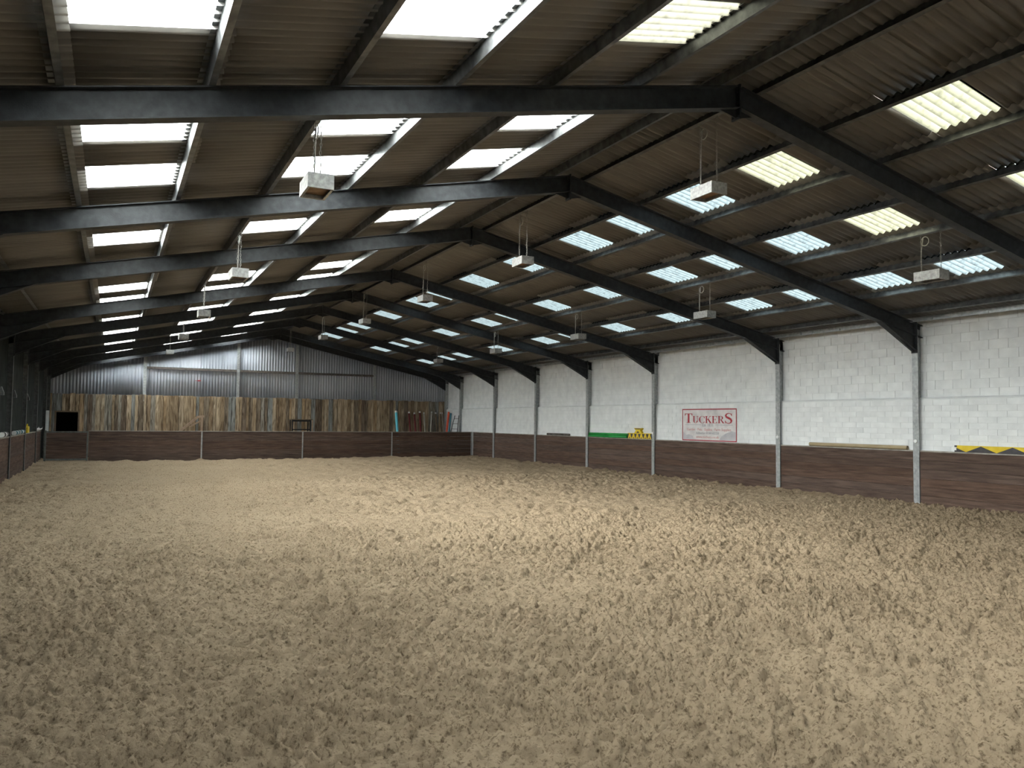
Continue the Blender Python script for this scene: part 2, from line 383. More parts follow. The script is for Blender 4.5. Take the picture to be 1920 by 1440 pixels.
def build_floor():
    V = []; Fc = []; base = 0
    patches = [(-1.3, 13.2, 2.2, 7.2, 0.0145), (XL - .1, XR + .12, 7.2, 14.0, 0.0205), (XL - .1, XR + .12, 14.0, 26.0, 0.045), (XL - .1, XR + .3, 26.0, Y_GAB, 0.10)]
    for x0, x1, y0, y1, st in patches:
        lap_ = y0 > 3
        if lap_: y0 -= 0.15              # dives under the finer patch in front
        if y1 < 30: y1 += 0.15
        nx = int((x1 - x0) / st) + 1; ny = int((y1 - y0) / st) + 1
        gx, gy = np.meshgrid(np.linspace(x0, x1, nx), np.linspace(y0, y1, ny))
        gz = sand_h(gx, gy, st) - 0.015
        if lap_: gz = gz - 0.08 * np.clip(1 - (gy - y0) / 0.30, 0, 1)
        V.append(np.stack([gx.ravel(), gy.ravel(), gz.ravel()], 1))
        i = np.arange(nx * ny).reshape(ny, nx) + base
        Fc.append(np.stack([i[:-1, :-1].ravel(), i[:-1, 1:].ravel(), i[1:, 1:].ravel(), i[1:, :-1].ravel()], 1)); base += nx * ny
    # firm base under the loose sand, also behind the camera
    b = np.array([[XL - .4, Y_NEAR, -.07], [XR + .4, Y_NEAR, -.07], [XR + .4, Y_GAB + .3, -.07], [XL - .4, Y_GAB + .3, -.07]])
    V.append(b); Fc.append(np.array([[base, base + 1, base + 2, base + 3]]))
    V = np.concatenate(V).astype(np.float32); Fc = np.concatenate(Fc).astype(np.int32)
    me = bpy.data.meshes.new('floor')
    me.vertices.add(len(V)); me.vertices.foreach_set('co', V.ravel())
    me.loops.add(Fc.size); me.loops.foreach_set('vertex_index', Fc.ravel())
    me.polygons.add(len(Fc)); me.polygons.foreach_set('loop_start', np.arange(0, Fc.size, 4, dtype=np.int32)); me.polygons.foreach_set('loop_total', np.full(len(Fc), 4, dtype=np.int32))
    me.polygons.foreach_set('use_smooth', np.ones(len(Fc), dtype=bool))
    me.materials.append(M['sand']); me.update(calc_edges=True)
    return tag(link('floor', me), kind='structure')
build_floor()

# ------------------------------------------------------------------ roof
ROWS = [0.0, 1.73, 3.04, 4.36, 5.69, 7.00, 8.30, 10.95]
PURLINS = [0.36, 1.73, 3.04, 4.36, 5.69, 7.00, 8.30, 9.62]
SKYROWS = (1, 3, 5)
SW = 1.016
SKY_L = [-4.0, -1.95, 1.10, 3.12, 6.17, 9.22, 11.25, 13.44, 15.40, 18.47, 21.60, 23.80, 28.60, 33.0, 37.8, 42.9]
SKY_R = [-4.0, -1.95, 1.10, 3.12, 6.17, 9.22, 11.25, 13.33, 15.40, 18.50, 21.62, 24.55, 26.70, 30.8, 35.0, 37.3, 40.1]
AMP = 0.028

def roof_point(side, off, w=0.0):
    """off: horizontal distance from the ridge, w: height above the sheet mid plane along the normal"""
    nx = side * SL / NORM; nz = 1 / NORM
    return AX + side * off + nx * w, Z_SH - SL * off + nz * w

def sheet_verts(side, off0, off1, y0, wid, thick, lap=0.025, headlap=0.13, dip=0.012, seg=6, foot=0.10):
    ncor = 7; n = ncor * seg
    pitch = wid / ncor
    us = [k * pitch / seg for k in range(n + int(round(lap / pitch * seg)) + 1)]
    v = []; o0 = max(off0 - headlap, 0.0)
    for t in ((0, thick) if thick else (0,)):
        for u in us:
            c_ = math.cos(2 * math.pi * u / pitch); w = AMP * math.copysign(abs(c_) ** 0.75, c_) + t
            for o, e in ((o0, -dip), (off1 + foot, 0.0)):
                x, z = roof_point(side, o, w + e); v.append((x, y0 + u, z))
    m_ = len(us); f = []
    for s_ in range(2 if thick else 1):
        q = s_ * 2 * m_
        for k in range(m_ - 1):
            f.append((q + 2 * k, q + 2 * k + 1, q + 2 * k + 3, q + 2 * k + 2))
    if thick:
        q = 2 * m_
        for k in range(m_ - 1):
            for e in (0, 1): f.append((2 * k + e, 2 * k + 2 + e, q + 2 * k + 2 + e, q + 2 * k + e))
        f.append((0, 1, q + 1, q)); f.append((2 * m_ - 2, 2 * m_ - 1, q + 2 * m_ - 1, q + 2 * m_ - 2))
    return v, f

def columns(starts):
    """(y, width, is_skylight) strips from Y_NEAR to Y_END"""
    out = []; y = Y_NEAR
    for s_ in starts:
        gap = s_ - y
        if gap > 0.05:
            n = max(1, round(gap / SW))
            for k in range(n): out.append((y + k * gap / n, gap / n, False))
        out.append((s_, SW, True)); y = s_ + SW
    gap = Y_END - y
    if gap > 0.05:
        n = max(1, round(gap / SW))
        for k in range(n): out.append((y + k * gap / n, gap / n, False))
    return out

win_no = 0
def build_roof(side, starts, sname):
    global win_no
    # ridge-side purlin is the parent mesh of the slope
    root = MB()
    # timber-free ridge flashing on this slope
    x0, z0 = roof_point(side, 0.0, 0.05); x1, z1 = roof_point(side, 0.35, 0.05)
    root.prism([(0, 0), (1, 0), (1, 1), (0, 1)], (x1 - x0, 0, z1 - z0), (0, 0, 0.02), (0, Y_END - Y_NEAR, 0), (x0, Y_NEAR, z0 - .005))
    ceil = tag(root.build('ceiling_' + sname, M['sheet']), kind='structure')
    cache = {}; stuff = MB(); skystuff = MB()
    for ri in range(len(ROWS) - 1):
        o0, o1 = ROWS[ri], ROWS[ri + 1]
        for (y, wid, sk) in columns(starts):
            if sk and ri in SKYROWS:
                v, f = sheet_verts(side, o0, o1, 0, SW, 0.0, lap=0.0, headlap=0.0, dip=0.016)
                v = [(a, b + y, c - 0.003) for a, b, c in v]
                if y < 4:
                    n = len(skystuff.v); skystuff.v += v; skystuff.f += [tuple(n + q for q in g) for g in f]
                else:
                    win_no += 1
                    mb = MB(); mb.v = v; mb.f = f
                    if side < 0:
                        mk = 'glow_clear' if not (ri == 1 and y < 7) else 'glow_yellow_bright'
                    else:
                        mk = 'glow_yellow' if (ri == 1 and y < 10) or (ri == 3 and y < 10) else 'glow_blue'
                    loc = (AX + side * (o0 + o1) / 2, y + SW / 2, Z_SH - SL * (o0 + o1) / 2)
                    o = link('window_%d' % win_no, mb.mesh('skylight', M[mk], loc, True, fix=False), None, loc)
                    tag(o, kind='structure')
                continue
            if y < 4.0:
                v, f = sheet_verts(side, o0, o1, y, wid, 0.007)
                n = len(stuff.v); stuff.v += v; stuff.f += [tuple(n + q for q in g) for g in f]
                continue
            key = ri
            if key not in cache:
                v, f = sheet_verts(side, o0, o1, 0, SW, 0.007)
                ox, oz = roof_point(side, o0)
                mb = MB(); mb.v = v; mb.f = f
                cache[key] = (mb.mesh('roof_sheet', M['sheet'], (ox, 0, oz), True), ox, oz)
            me, ox, oz = cache[key]
            o = link('roof_sheet', me, ceil, (ox, y, oz + random.uniform(-.003, .003)))
            o.scale = (1, wid / SW, 1)
    o = stuff.build('roof_sheeting_behind_viewer', M['sheet'], ceil, True); o['kind'] = 'stuff'
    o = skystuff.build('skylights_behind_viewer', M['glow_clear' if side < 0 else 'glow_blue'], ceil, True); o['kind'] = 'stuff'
    # daylight portals along the skylight rows (they only guide sampling of the sky, and give no light of their own)
    ax = Vector((side, 0, -SL)).normalized(); az = Vector((side * SL, 0, 1)).normalized(); ay = az.cross(ax)
    for ri in SKYROWS:
        o0, o1 = ROWS[ri], ROWS[ri + 1]
        for y0, y1 in ((-4.1, 5.5), (6.0, 17.0), (18.0, Y_END - .6)):
            ld = bpy.data.lights.new('skylight_portal', 'AREA'); ld.shape = 'RECTANGLE'
            ld.size = (o1 - o0) * NORM; ld.size_y = y1 - y0; ld.cycles.is_portal = True
            lo = bpy.data.objects.new('skylight_portal', ld); COL.objects.link(lo)
            cx, cz = roof_point(side, (o0 + o1) / 2, 0.06)
            mm = Matrix((ax, ay, az)).transposed().to_4x4(); mm.translation = (cx, (y0 + y1) / 2, cz)
            lo.matrix_world = mm
    # purlins: Z sections
    for po in PURLINS:
        mb = MB()
        ax = Vector((side, 0, -SL)).normalized(); az = Vector((side * SL, 0, 1)).normalized()
        x0, z0 = AX + side * po, Z_RT - SL * po
        D = 0.150; fl = 0.062; t = 0.006
        prof = [(-fl, 0.016), (-fl, 0), (t / 2, 0), (t / 2, D - t), (fl, D - t), (fl, D - .016), (fl - t, D - .016), (fl - t, D), (-t / 2, D), (-t / 2, t), (-fl + t, t), (-fl + t, 0.016)]
        prof = [(-fl, 0.0), (t, 0.0), (t, D - t), (fl, D - t), (fl, D), (0, D), (0, t), (-fl, t)]
        mb.prism([(a, b) for a, b in prof], ax, az, (0, Y_END - .3 - Y_NEAR, 0), (x0, Y_NEAR, z0))
        mb.build('purlin', M['purlin'], ceil)
    return ceil
ceil_l = build_roof(-1, SKY_L, 'left')
ceil_r = build_roof(1, SKY_R, 'right')

# eaves rails above the side walls
for side, x in ((1, 17.93), (-1, -2.60)):
    zc = Z_SH - SL * abs(x - AX) - .10
    mb = MB().box(x - .004, x + .004, Y_NEAR, Y_GAB, zc - .085, zc + .03).box(min(x, x - side * .05), max(x, x - side * .05), Y_NEAR, Y_GAB, zc - .085, zc - .077)
    for k in range(30):
        y = 5.3 + k * 1.37
        if y < Y_GAB - .3: mb.box(x - side * .03 - .02, x - side * .03 + .02, y - .02, y + .02, zc - .09, zc - .02)
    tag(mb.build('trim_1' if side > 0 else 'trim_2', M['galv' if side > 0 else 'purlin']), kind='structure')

# ------------------------------------------------------------------ side and end walls
Z_LEDGE = 2.66
X_LOW, X_UP = 18.18, 18.28
wr = MB()
wr.box(X_LOW + .006, 18.62, Y_NEAR, Y_END, -.1, Z_LEDGE - .004)
wall_right = tag(wr.build('wall_right', M['white_joint']), kind='structure')
core = MB().box(X_UP + .010, 18.62, Y_NEAR, Y_END, Z_LEDGE - .004, 4.78)
core.build('upper_core', M['white_joint'], wall_right)
ledge = MB().prism([(X_LOW + .001, Z_LEDGE - .05), (X_LOW + .001, Z_LEDGE - .024), (X_UP + .012, Z_LEDGE + .045), (X_UP + .012, Z_LEDGE - .05)], (1, 0, 0), (0, 0, 1), (0, Y_GAB - Y_NEAR, 0), (0, Y_NEAR, 0))
ledge.build('ledge', M['white_block'], wall_right)

brick_cache = {}
def brick(y0, y1, z0, z1, xf, stuff=None, push=0.0):
    L_ = round(y1 - y0, 3); H = round(z1 - z0, 3)
    xf = xf + push
    if stuff is not None:
        stuff.box(xf, xf + .06, y0, y1, z0, z1); return
    if (L_, H) not in brick_cache:
        brick_cache[(L_, H)] = MB().box(0, .06, 0, L_, 0, H).mesh('brick', M['white_block'])
    link('brick', brick_cache[(L_, H)], wall_right, (xf, y0, z0))
rest = MB(); rb = random.Random(3); nb = 0
lows = [1.33 + k * (Z_LEDGE - .03 - 1.33) / 9 for k in range(9)]
lowh = (Z_LEDGE - .03 - 1.33) / 9
courses = [(z, z + lowh - .007, X_LOW, .007, .002) for z in lows]
uph = 0.2265
courses += [(Z_LEDGE + k * uph, Z_LEDGE + (k + 1) * uph - (.008 if k < 6 else .011), X_UP, .008 if k < 6 else .012, .003 if k < 6 else .005) for k in range(9)]
todo = []
for ci, (z0, z1, xf, gap, jit) in enumerate(courses):
    y = 9.2 - (0.225 if ci % 2 else 0)
    if z1 > 4.69: z1 = 4.69
    while y < Y_GAB - .05:
        y1 = min(y + .45, Y_GAB - .02)
        todo.append((y, y1 - gap, z0, z1, xf, rb.uniform(-jit, jit)))
        y = y1
todo.sort(key=lambda t: t[0])
for i, (y, y1, z0, z1, xf, pu) in enumerate(todo):
    brick(y, y1, z0, z1, xf, None if i < 300 else rest, pu)
o = rest.build('far_blockwork', M['white_block'], wall_right); o['kind'] = 'stuff'

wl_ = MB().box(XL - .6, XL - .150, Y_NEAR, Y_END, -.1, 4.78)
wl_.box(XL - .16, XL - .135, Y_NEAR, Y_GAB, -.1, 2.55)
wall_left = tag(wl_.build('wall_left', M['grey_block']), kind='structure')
gab = [(XL - .6, -.1), (18.62, -.1), (18.62, 4.72), (AX, 7.03), (XL - .6, 4.62)]
wf = MB().prism(gab, (1, 0, 0), (0, 0, 1), (0, .15, 0), (0, Y_NEAR - .15, 0))
tag(wf.build('wall_front', M['white_block']), kind='structure')

# ------------------------------------------------------------------ gable wall: cladding, rails, posts, boards
def roofz(x): return Z_SH - SL * abs(x - AX)
Y_CL = 44.46
hole = (-2.50, -1.52, 2.21)
bk = MB()
for x0, x1, z0, z1 in ((XL - .6, hole[0], -.1, 3.07), (hole[1], 18.62, -.1, 3.07), (hole[0], hole[1], hole[2], 3.07)):
    bk.box(x0, x1, 44.31, 44.40, z0, z1)
wall_back = tag(bk.build('wall_back', M['void']), kind='structure')
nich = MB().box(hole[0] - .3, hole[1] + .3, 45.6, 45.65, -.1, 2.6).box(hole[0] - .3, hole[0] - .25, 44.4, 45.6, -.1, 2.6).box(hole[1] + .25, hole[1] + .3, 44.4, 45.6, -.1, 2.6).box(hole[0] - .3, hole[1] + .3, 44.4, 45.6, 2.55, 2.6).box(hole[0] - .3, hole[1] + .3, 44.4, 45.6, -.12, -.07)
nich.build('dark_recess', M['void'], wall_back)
# corrugated sheets
x = XL - .45
PIT = 0.15
while x < 18.5:
    mb = MB(); n = 7 * 6; vv = []
    for k in range(n + 1):
        u = x + k * PIT / 6
        yy = Y_CL + 0.022 * math.cos(2 * math.pi * k / 6)
        vv += [(u, yy, 2.9), (u, yy, roofz(u) + .06)]
    ext = [(a, b + .012, c) for a, b, c in vv]
    mb.v = vv + ext; q = len(vv)
    for k in range(n):
        mb.f.append((2 * k, 2 * k + 2, 2 * k + 3, 2 * k + 1)); mb.f.append((q + 2 * k, q + 2 * k + 1, q + 2 * k + 3, q + 2 * k + 2))
        mb.f.append((2 * k + 1, 2 * k + 3, q + 2 * k + 3, q + 2 * k + 1)); mb.f.append((2 * k, q + 2 * k, q + 2 * k + 2, 2 * k + 2))
    mb.f.append((0, 1, q + 1, q)); mb.f.append((2 * n, q + 2 * n, q + 2 * n + 1, 2 * n + 1))
    loc = Vector((x, Y_CL, 2.9))
    me = mb.mesh('cladding_sheet', M['clad'], loc, True)
    link('cladding_sheet', me, wall_back, loc + Vector((0, random.uniform(0, .006), 0)))
    x += 7 * PIT
# outer backing so no daylight leaks at the gable
MB().prism([(XL - .6, 2.5), (18.62, 2.5), (18.62, roofz(18.62) + .03), (AX, roofz(AX) + .03), (XL - .6, roofz(XL - .6) + .03)], (1, 0, 0), (0, 0, 1), (0, .05, 0), (0, 44.51, 0)).build('outer_skin', M['clad'], wall_back)
for px in (1.42, 6.02, 9.17, 13.70):
    mb = MB().ibeam((px, 44.36, 2.8), (px, 44.36, roofz(px) - .2), (0, 1, 0), 0.13, 0.15)
    mb.build('gable_post', M['galv'], wall_back)
for a, b in ((1.50, 5.94), (6.10, 9.09), (9.25, 13.62)):
    MB().box(a, b, 44.33, 44.42, 4.50, 4.62).box(a, b, 44.30, 44.34, 4.50, 4.515).build('sheeting_rail', M['dark_pole'], wall_back)
# vertical boards
x = XL - .35; rb = random.Random(12)
while x < 18.15:
    w = rb.choice((0.13, 0.16, 0.19, 0.22, 0.25)) * rb.uniform(.92, 1.08)
    x1 = min(x + w, 18.16)
    for he in hole[:2]:
        if x < he - .01 and x1 > he - .08: x1 = he
    yo = rb.choice((0, 0, .012, .03, .022)); top = 3.13 + rb.uniform(-.03, .02)
    lo = hole[2] if (x1 > hole[0] + .005 and x < hole[1] - .005) else 0.0
    g = rb.choice((.004, .006, .02))
    mb = MB().box(x + g, x1, 44.24 - yo, 44.285 - yo, lo, top)
    loc = Vector((x, 44.28, lo))
    link('board', mb.mesh('board', M['board'], loc), wall_back, loc)
    x = x1
fr = MB().box(hole[0] - .05, hole[0] + .02, 44.18, 44.30, 0, hole[2] + .05).box(hole[1] - .02, hole[1] + .05, 44.18, 44.30, 0, hole[2] + .05).box(hole[0], hole[1], 44.18, 44.30, hole[2] - .02, hole[2] + .05)
fr.build('hatch_frame', M['brown_pole'], wall_back)

# ------------------------------------------------------------------ steel portal frames
def make_frame(first):
    root = empty('portal_frame', (AX, 0, 0)); W = .165
    dpt = (Z_RT - Z_RB) / NORM
    for side, xe in ((1, XR), (-1, XL)):
        span = abs(xe - AX) + .30
        zc = (Z_RT + Z_RB) / 2
        p0 = (AX + side * .012, 0, zc - SL * .012); p1 = (AX + side * span, 0, zc - SL * span)
        MB().ibeam(p0, p1, (0, 0, 1), dpt, W).build('rafter', M['rafter'], root)
        # column
        MB().ibeam((xe + side * .15, 0, -.06), (xe + side * .15, 0, Z_RT - SL * (abs(xe - AX) + .15) - .12), (1, 0, 0), .30, W).build('column', M['galv' if side > 0 else 'galv_shaded'], root)
        # haunch under the rafter end
        a = abs(xe - AX); s0 = a - 1.32; zt0 = Z_RB - SL * s0; zt1 = Z_RB - SL * a; zb = 3.86
        h = MB()
        h.prism([(s0, zt0 + .02), (a, zt1 + .02), (a, zb), (a - .10, zb)], (side, 0, 0), (0, 0, 1), (0, .010, 0), (AX, -.005, 0))
        h.bar((AX + side * s0, 0, zt0), (AX + side * (a - .02), 0, zb + .01), W, .014, (0, 0, 1))
        h.box(min(xe - side * .018, xe), max(xe - side * .018, xe), -W / 2, W / 2, zb - .05, zt1 + .42)
        for by in (-.045, .045):
            for bz in (zb - .02, zb + .16, zb + .34):
                h.box(min(xe - side * .035, xe), max(xe - side * .035, xe), by - .014, by + .014, bz - .014, bz + .014)
        h.build('haunch', M['rafter'], root)
    pl = MB().box(AX - .014, AX + .014, -W / 2, W / 2, Z_RB - .16, Z_RT + .02)
    for k in (-1, 1):
        pl.prism([(.014, Z_RB), (.30, Z_RB - SL * .3), (.014, Z_RB - .13)], (k, 0, 0), (0, 0, 1), (0, .01, 0), (AX, -.005, 0))
    for bz in (Z_RB - .12, Z_RB + .07, Z_RB + .23):
        for by in (-.05, .05): pl.box(AX - .032, AX + .032, by - .013, by + .013, bz - .013, bz + .013)
    pl.build('apex_plate', M['rafter'], root)
    return root
frame_labels = {
    '0': 'nearest dark steel portal frame, its rafter spanning the whole top of the photo',
    'A': 'second steel portal frame from the viewer, its right post beside the yellow and black plank',
    'B': 'third steel portal frame, its right post between the red banner and the tan pipe',
    'C': 'fourth steel portal frame, its right post just right of the small yellow block',
    'D': 'fifth steel portal frame, its right post at the far end of the green poles',
    'E': 'sixth steel portal frame, its right post left of the short dark pole',
    'F': 'seventh steel portal frame, the last with its right post in front of the kickboard corner',
    'G': 'eighth steel portal frame, its right post behind the end kickboard near the ladder',
    'H': 'last steel portal frame, against the grey corrugated gable wall'}
proto = make_frame(True)
frames = {}
for i, (k, y) in enumerate(FY.items()):
    o = proto if i == 0 else copy_tree(proto)
    o.location = (AX, y, 0); tag(o, frame_labels[k], 'steel frame', 'steel portal frames')
    frames[k] = o
disc = MB().tube([(XR - .03, 0, 1.58), (XR + .002, 0, 1.58)], .045, 14).mesh('marker_disc', M['white_pl'], (AX, 0, 0), False)
for k in 'ABC':
    o = link('marker_disc', disc, frames[k], (0, .0, 0)); tag(o, 'round white disc on the post')

# ------------------------------------------------------------------ kickboards
NPL = 6
def kick_x(y0, y1, side, label):
    """panel along a side wall between two posts"""
    xf = (XR + .035) if side > 0 else (XL - .035)
    root = empty('kickboard_panel', (xf, (y0 + y1) / 2, 0), label, 'kickboard', 'kickboard panels around the arena')
    h = (KZ - .03) / NPL
    for k in range(NPL):
        dx = random.uniform(-.004, .004)
        a, b = (xf + dx, xf + .045 + dx) if side > 0 else (xf - .045 + dx, xf + dx)
        MB().box(a, b, y0, y1, k * h + .003 - (.12 if k == 0 else 0), (k + 1) * h - .002).build('plank', M['kick'], root)
    a, b = (xf - .02, X_LOW - .002) if side > 0 else (XL - .132, xf + .02)
    MB().box(a, b, y0, y1, KZ - .03, KZ).build('cap_board', M['cap'], root)
    return root
ys = [8.25, FY['A'], FY['B'], FY['C'], FY['D'], FY['E'], FY['F'], Y_KICK]
rl = ['brown plank kickboard panel at the right edge, under the yellow and black zigzag plank',
      'brown plank kickboard panel under the long tan pipe',
      'brown plank kickboard panel under the red lettered banner',
      'brown plank kickboard panel under the green poles and yellow blocks',
      'brown plank kickboard panel under the short dark pole',
      'brown plank kickboard panel on the right wall, second from the far right corner',
      'short brown kickboard panel on the right wall meeting the far corner']
for i in range(7):
    kick_x(ys[i] + .085, ys[i + 1] - (.085 if i < 6 else .05), 1, rl[i])
ysl = [20.0, FY['C'], FY['D'], FY['E'], FY['F'], Y_KICK - .1]
ll = ['brown kickboard panel at the left edge of the photo, nearest on the left wall',
      'brown kickboard panel on the left wall under the dark roll with a white end',
      'brown kickboard panel on the left wall under the two teal drums',
      'brown kickboard panel on the left wall under the yellow can',
      'narrowest brown kickboard panel on the left wall, under the white gutter piece']
for i in range(5):
    kick_x(ysl[i] + .085, ysl[i + 1] - .085, -1, ll[i])
xk = [-0.93, 3.86, 8.64, 13.36, 18.04]
bl = ['dark brown kickboard panel across the far end, beside the gate',
      'dark brown kickboard panel across the far end, below the plank wall between two thin posts',
      'dark brown kickboard panel across the far end, under the black frame stand',
      'dark brown kickboard panel across the far end, in front of the coloured poles']
for i in range(4):
    x0, x1 = xk[i], xk[i + 1]
    root = empty('kickboard_panel', ((x0 + x1) / 2, Y_KICK, 0), bl[i], 'kickboard', 'kickboard panels around the arena')
    h = (KZ - .03) / NPL
    for k in range(NPL):
        dy = random.uniform(-.005, .005)
        MB().box(x0 + .005, x1 - .066, Y_KICK + dy, Y_KICK + .045 + dy, k * h + .003 - (.12 if k == 0 else 0), (k + 1) * h - .002).build('plank', M['kick_y'], root)
    MB().box(x0 + .001, x1 - .001, Y_KICK - .02, Y_KICK + .11, KZ - .03, KZ).build('cap_board', M['cap'], root)
    px = x1 - .032
    MB().box(px - .03, px + .03, Y_KICK - .03, Y_KICK - .022, -.08, KZ - .03).box(px + .022, px + .03, Y_KICK - .03, Y_KICK + .06, -.08, KZ - .03).build('post', M['galv'], root)

# gate at the far left corner
g = empty('arena_gate', (-1.8, Y_KICK, 0), 'dark red-brown plank gate in a grey steel frame at the far left corner', 'gate')
for k in range(NPL):
    h = 1.16 / NPL
    MB().box(-2.58, -1.01, Y_KICK - .01, Y_KICK + .03, .09 + k * h + .003, .09 + (k + 1) * h).build('plank', M['kick_y'], g)
MB().box(-2.60, -.98, Y_KICK - .04, Y_KICK + .04, 0.02, .09).build('bottom_rail', M['gate_steel'], g)
MB().box(-2.60, -.98, Y_KICK - .04, Y_KICK + .04, 1.255, 1.315).build('top_rail', M['gate_steel'], g)
MB().box(-2.66, -2.58, Y_KICK - .05, Y_KICK + .05, -.05, KZ).build('hinge_stile', M['gate_steel'], g)
MB().box(-1.01, -.945, Y_KICK - .05, Y_KICK + .05, -.05, KZ - .02).build('latch_stile', M['gate_steel'], g)

# ------------------------------------------------------------------ hanging lamps
def make_lamp(drop):
    root = empty('hanging_lamp', (0, 0, 0))
    W, L_, H, t = .30, .50, .175, .008
    hs = MB().box(-W / 2, W / 2, -L_ / 2, L_ / 2, H - t, H)
    hs.box(-W / 2, -W / 2 + t, -L_ / 2, L_ / 2, 0, H - t).box(W / 2 - t, W / 2, -L_ / 2, L_ / 2, 0, H - t)
    hs.box(-W / 2 + t, W / 2 - t, -L_ / 2, -L_ / 2 + t, 0, H - t).box(-W / 2 + t, W / 2 - t, L_ / 2 - t, L_ / 2, 0, H - t)
    hs.build('housing', M['lamp'], root)
    MB().box(-W / 2 + t, W / 2 - t, -L_ / 2 + t, L_ / 2 - t, .055, .065).build('reflector', M['lamp_in'], root)
    rm = MB()
    for a in (-1, 1):
        rm.box(min(a * (W / 2 - t), a * (W / 2 - .03)), max(a * (W / 2 - t), a * (W / 2 - .03)), -L_ / 2 + t, L_ / 2 - t, .0, .012)
        rm.box(-W / 2 + .03, W / 2 - .03, min(a * (L_ / 2 - t), a * (L_ / 2 - .03)), max(a * (L_ / 2 - t), a * (L_ / 2 - .03)), .0, .012)
    rm.build('rim', M['lamp'], root)
    for a in (-1, 1):
        ch = MB(); n = int(drop / .045)
        for k in range(n):
            z0 = H + k * drop / n; zc = z0 + drop / n / 2; r = drop / n * .62
            pts = []
            for q in range(7):
                an = 2 * math.pi * q / 6; c_, s_ = math.cos(an) * .013, math.sin(an) * r
                wob = .004 * math.sin(k * .9)
                pts.append((wob + (c_ if k % 2 else 0), a * .19 + (0 if k % 2 else c_), zc + s_))
            ch.tube(pts, .0042, 4, caps=False)
        ch.build('chain', M['chain'], root)
    # coil of supply cable hung on one chain
    pts = [(0.012, .19 - .07 + .075 * math.cos(q * .35), H + drop * .82 + .085 * math.sin(q * .35)) for q in range(40)]
    pts += [(.012, .19, H + drop * .6), (.012, .195, H + drop * .3), (.01, .19, H)]
    MB().tube(pts, .0085, 5).build('cable_coil', M['cable'], root, True)
    return root
ordn = ['nearest', 'second', 'third', 'fourth', 'fifth', 'farthest']
rows = [('left', 2.055, 4.635, [9.09, 15.47, 21.84, 28.46, 35.5], 'hanging over the left side'),
        ('middle', 8.08, 5.465, [9.12, 15.22, 21.35, 27.5, 33.8, 40.8], 'hanging just right of the ridge'),
        ('right', 13.42, 4.66, [9.11, 15.30, 21.37, 27.48, 33.6], 'hanging over the right side')]
for nm, x, zb, yl, txt in rows:
    purl = Z_RT - SL * abs(x - AX)
    pr = make_lamp(purl - zb - .175)
    for i, y in enumerate(yl):
        o = pr if i == 0 else copy_tree(pr)
        o.location = (x, y, zb); o.rotation_euler.z = random.uniform(-.04, .04)
        k = ordn[i] if i < len(yl) - 1 else 'farthest'
        tag(o, '%s grey metal box lamp of the row %s, on chains' % (k, txt), 'lamp', 'box lamps hanging from the roof')

# ------------------------------------------------------------------ banner
bY0, bY1, bZ0, bZ1 = 19.17, 21.89, 1.365, 2.475
bx = X_LOW - .012
ban = empty('banner', (bx, (bY0 + bY1) / 2, bZ0), 'pale wrinkled vinyl banner with a dark red border, reading TUCKERS', 'banner')
mb = MB(); n = 24; mz = 12
for j in range(mz + 1):
    for i in range(n + 1):
        y = bY1 + (bY0 - bY1) * i / n; z = bZ0 + (bZ1 - bZ0) * j / mz
        mb.v.append((bx + .004 * math.sin(i * .9 + j * .5) * math.sin(j * .7), y, z))
for j in range(mz):
    for i in range(n):
        q = j * (n + 1) + i; mb.f.append((q, q + 1, q + n + 2, q + n + 1))
for j in range(2):
    z = bZ0 if j == 0 else bZ1
k0 = len(mb.v); mb.v += [(v[0] + .006, v[1], v[2]) for v in mb.v[:k0]]; mb.f += [tuple(k0 + q for q in reversed(f)) for f in mb.f[:]]
mb.build('sheet', M['vinyl'], ban, True)
PX = bx - .0065
def bpt(u, v): return (PX, bY1 - u, bZ0 + v)          # u to the right as read, v up
def flat(polys, name, mt, par, lift=0.0):
    mb = MB()
    for p in polys: mb.prism(p, (0, -1, 0), (0, 0, 1), (-.002, 0, 0), (PX - lift, bY1, bZ0))
    return mb.build(name, mt, par)
BW, BH = bY1 - bY0, bZ1 - bZ0
t = .035
flat([[(0, 0), (BW, 0), (BW, t), (0, t)], [(0, BH - t), (BW, BH - t), (BW, BH), (0, BH)], [(0, t), (t, t), (t, BH - t), (0, BH - t)], [(BW - t, t), (BW, t), (BW, BH - t), (BW - t, BH - t)]], 'border', M['red_ink'], ban)

def stroke(pts, ws):
    L_, R_ = [], []
    for i, (x, y) in enumerate(pts):
        a = pts[max(i - 1, 0)]; b = pts[min(i + 1, len(pts) - 1)]
        dx, dy = b[0] - a[0], b[1] - a[1]; l = math.hypot(dx, dy) or 1
        w = ws[i] / 2; L_.append((x - dy / l * w, y + dx / l * w)); R_.append((x + dy / l * w, y - dx / l * w))
    return [[L_[i], L_[i + 1], R_[i + 1], R_[i]] for i in range(len(pts) - 1)]
def rc(x0, y0, x1, y1): return [(x0, y0), (x1, y0), (x1, y1), (x0, y1)]
def ring(cx, cy, rx, ry, a0, a1, wthick, wthin, n=18):
    out = []
    for k in range(n):
        q = []
        for a in (a0 + (a1 - a0) * k / n, a0 + (a1 - a0) * (k + 1) / n):
            w = wthin + (wthick - wthin) * abs(math.cos(a)) ** 1.5
            q.append(((cx + rx * math.cos(a), cy + ry * math.sin(a)), (cx + (rx - w) * math.cos(a), cy + (ry - w * .6) * math.sin(a))))
        out.append([q[0][0], q[1][0], q[1][1], q[0][1]])
    return out
pi = math.pi
G = {}
G['T'] = (.82, [rc(.32, .04, .50, .95), rc(.02, .94, .80, 1.0), rc(.20, 0, .62, .045), [(.02, .94), (.12, .94), (.04, .74), (.02, .74)], [(.70, .94), (.80, .94), (.80, .74), (.78, .74)]])
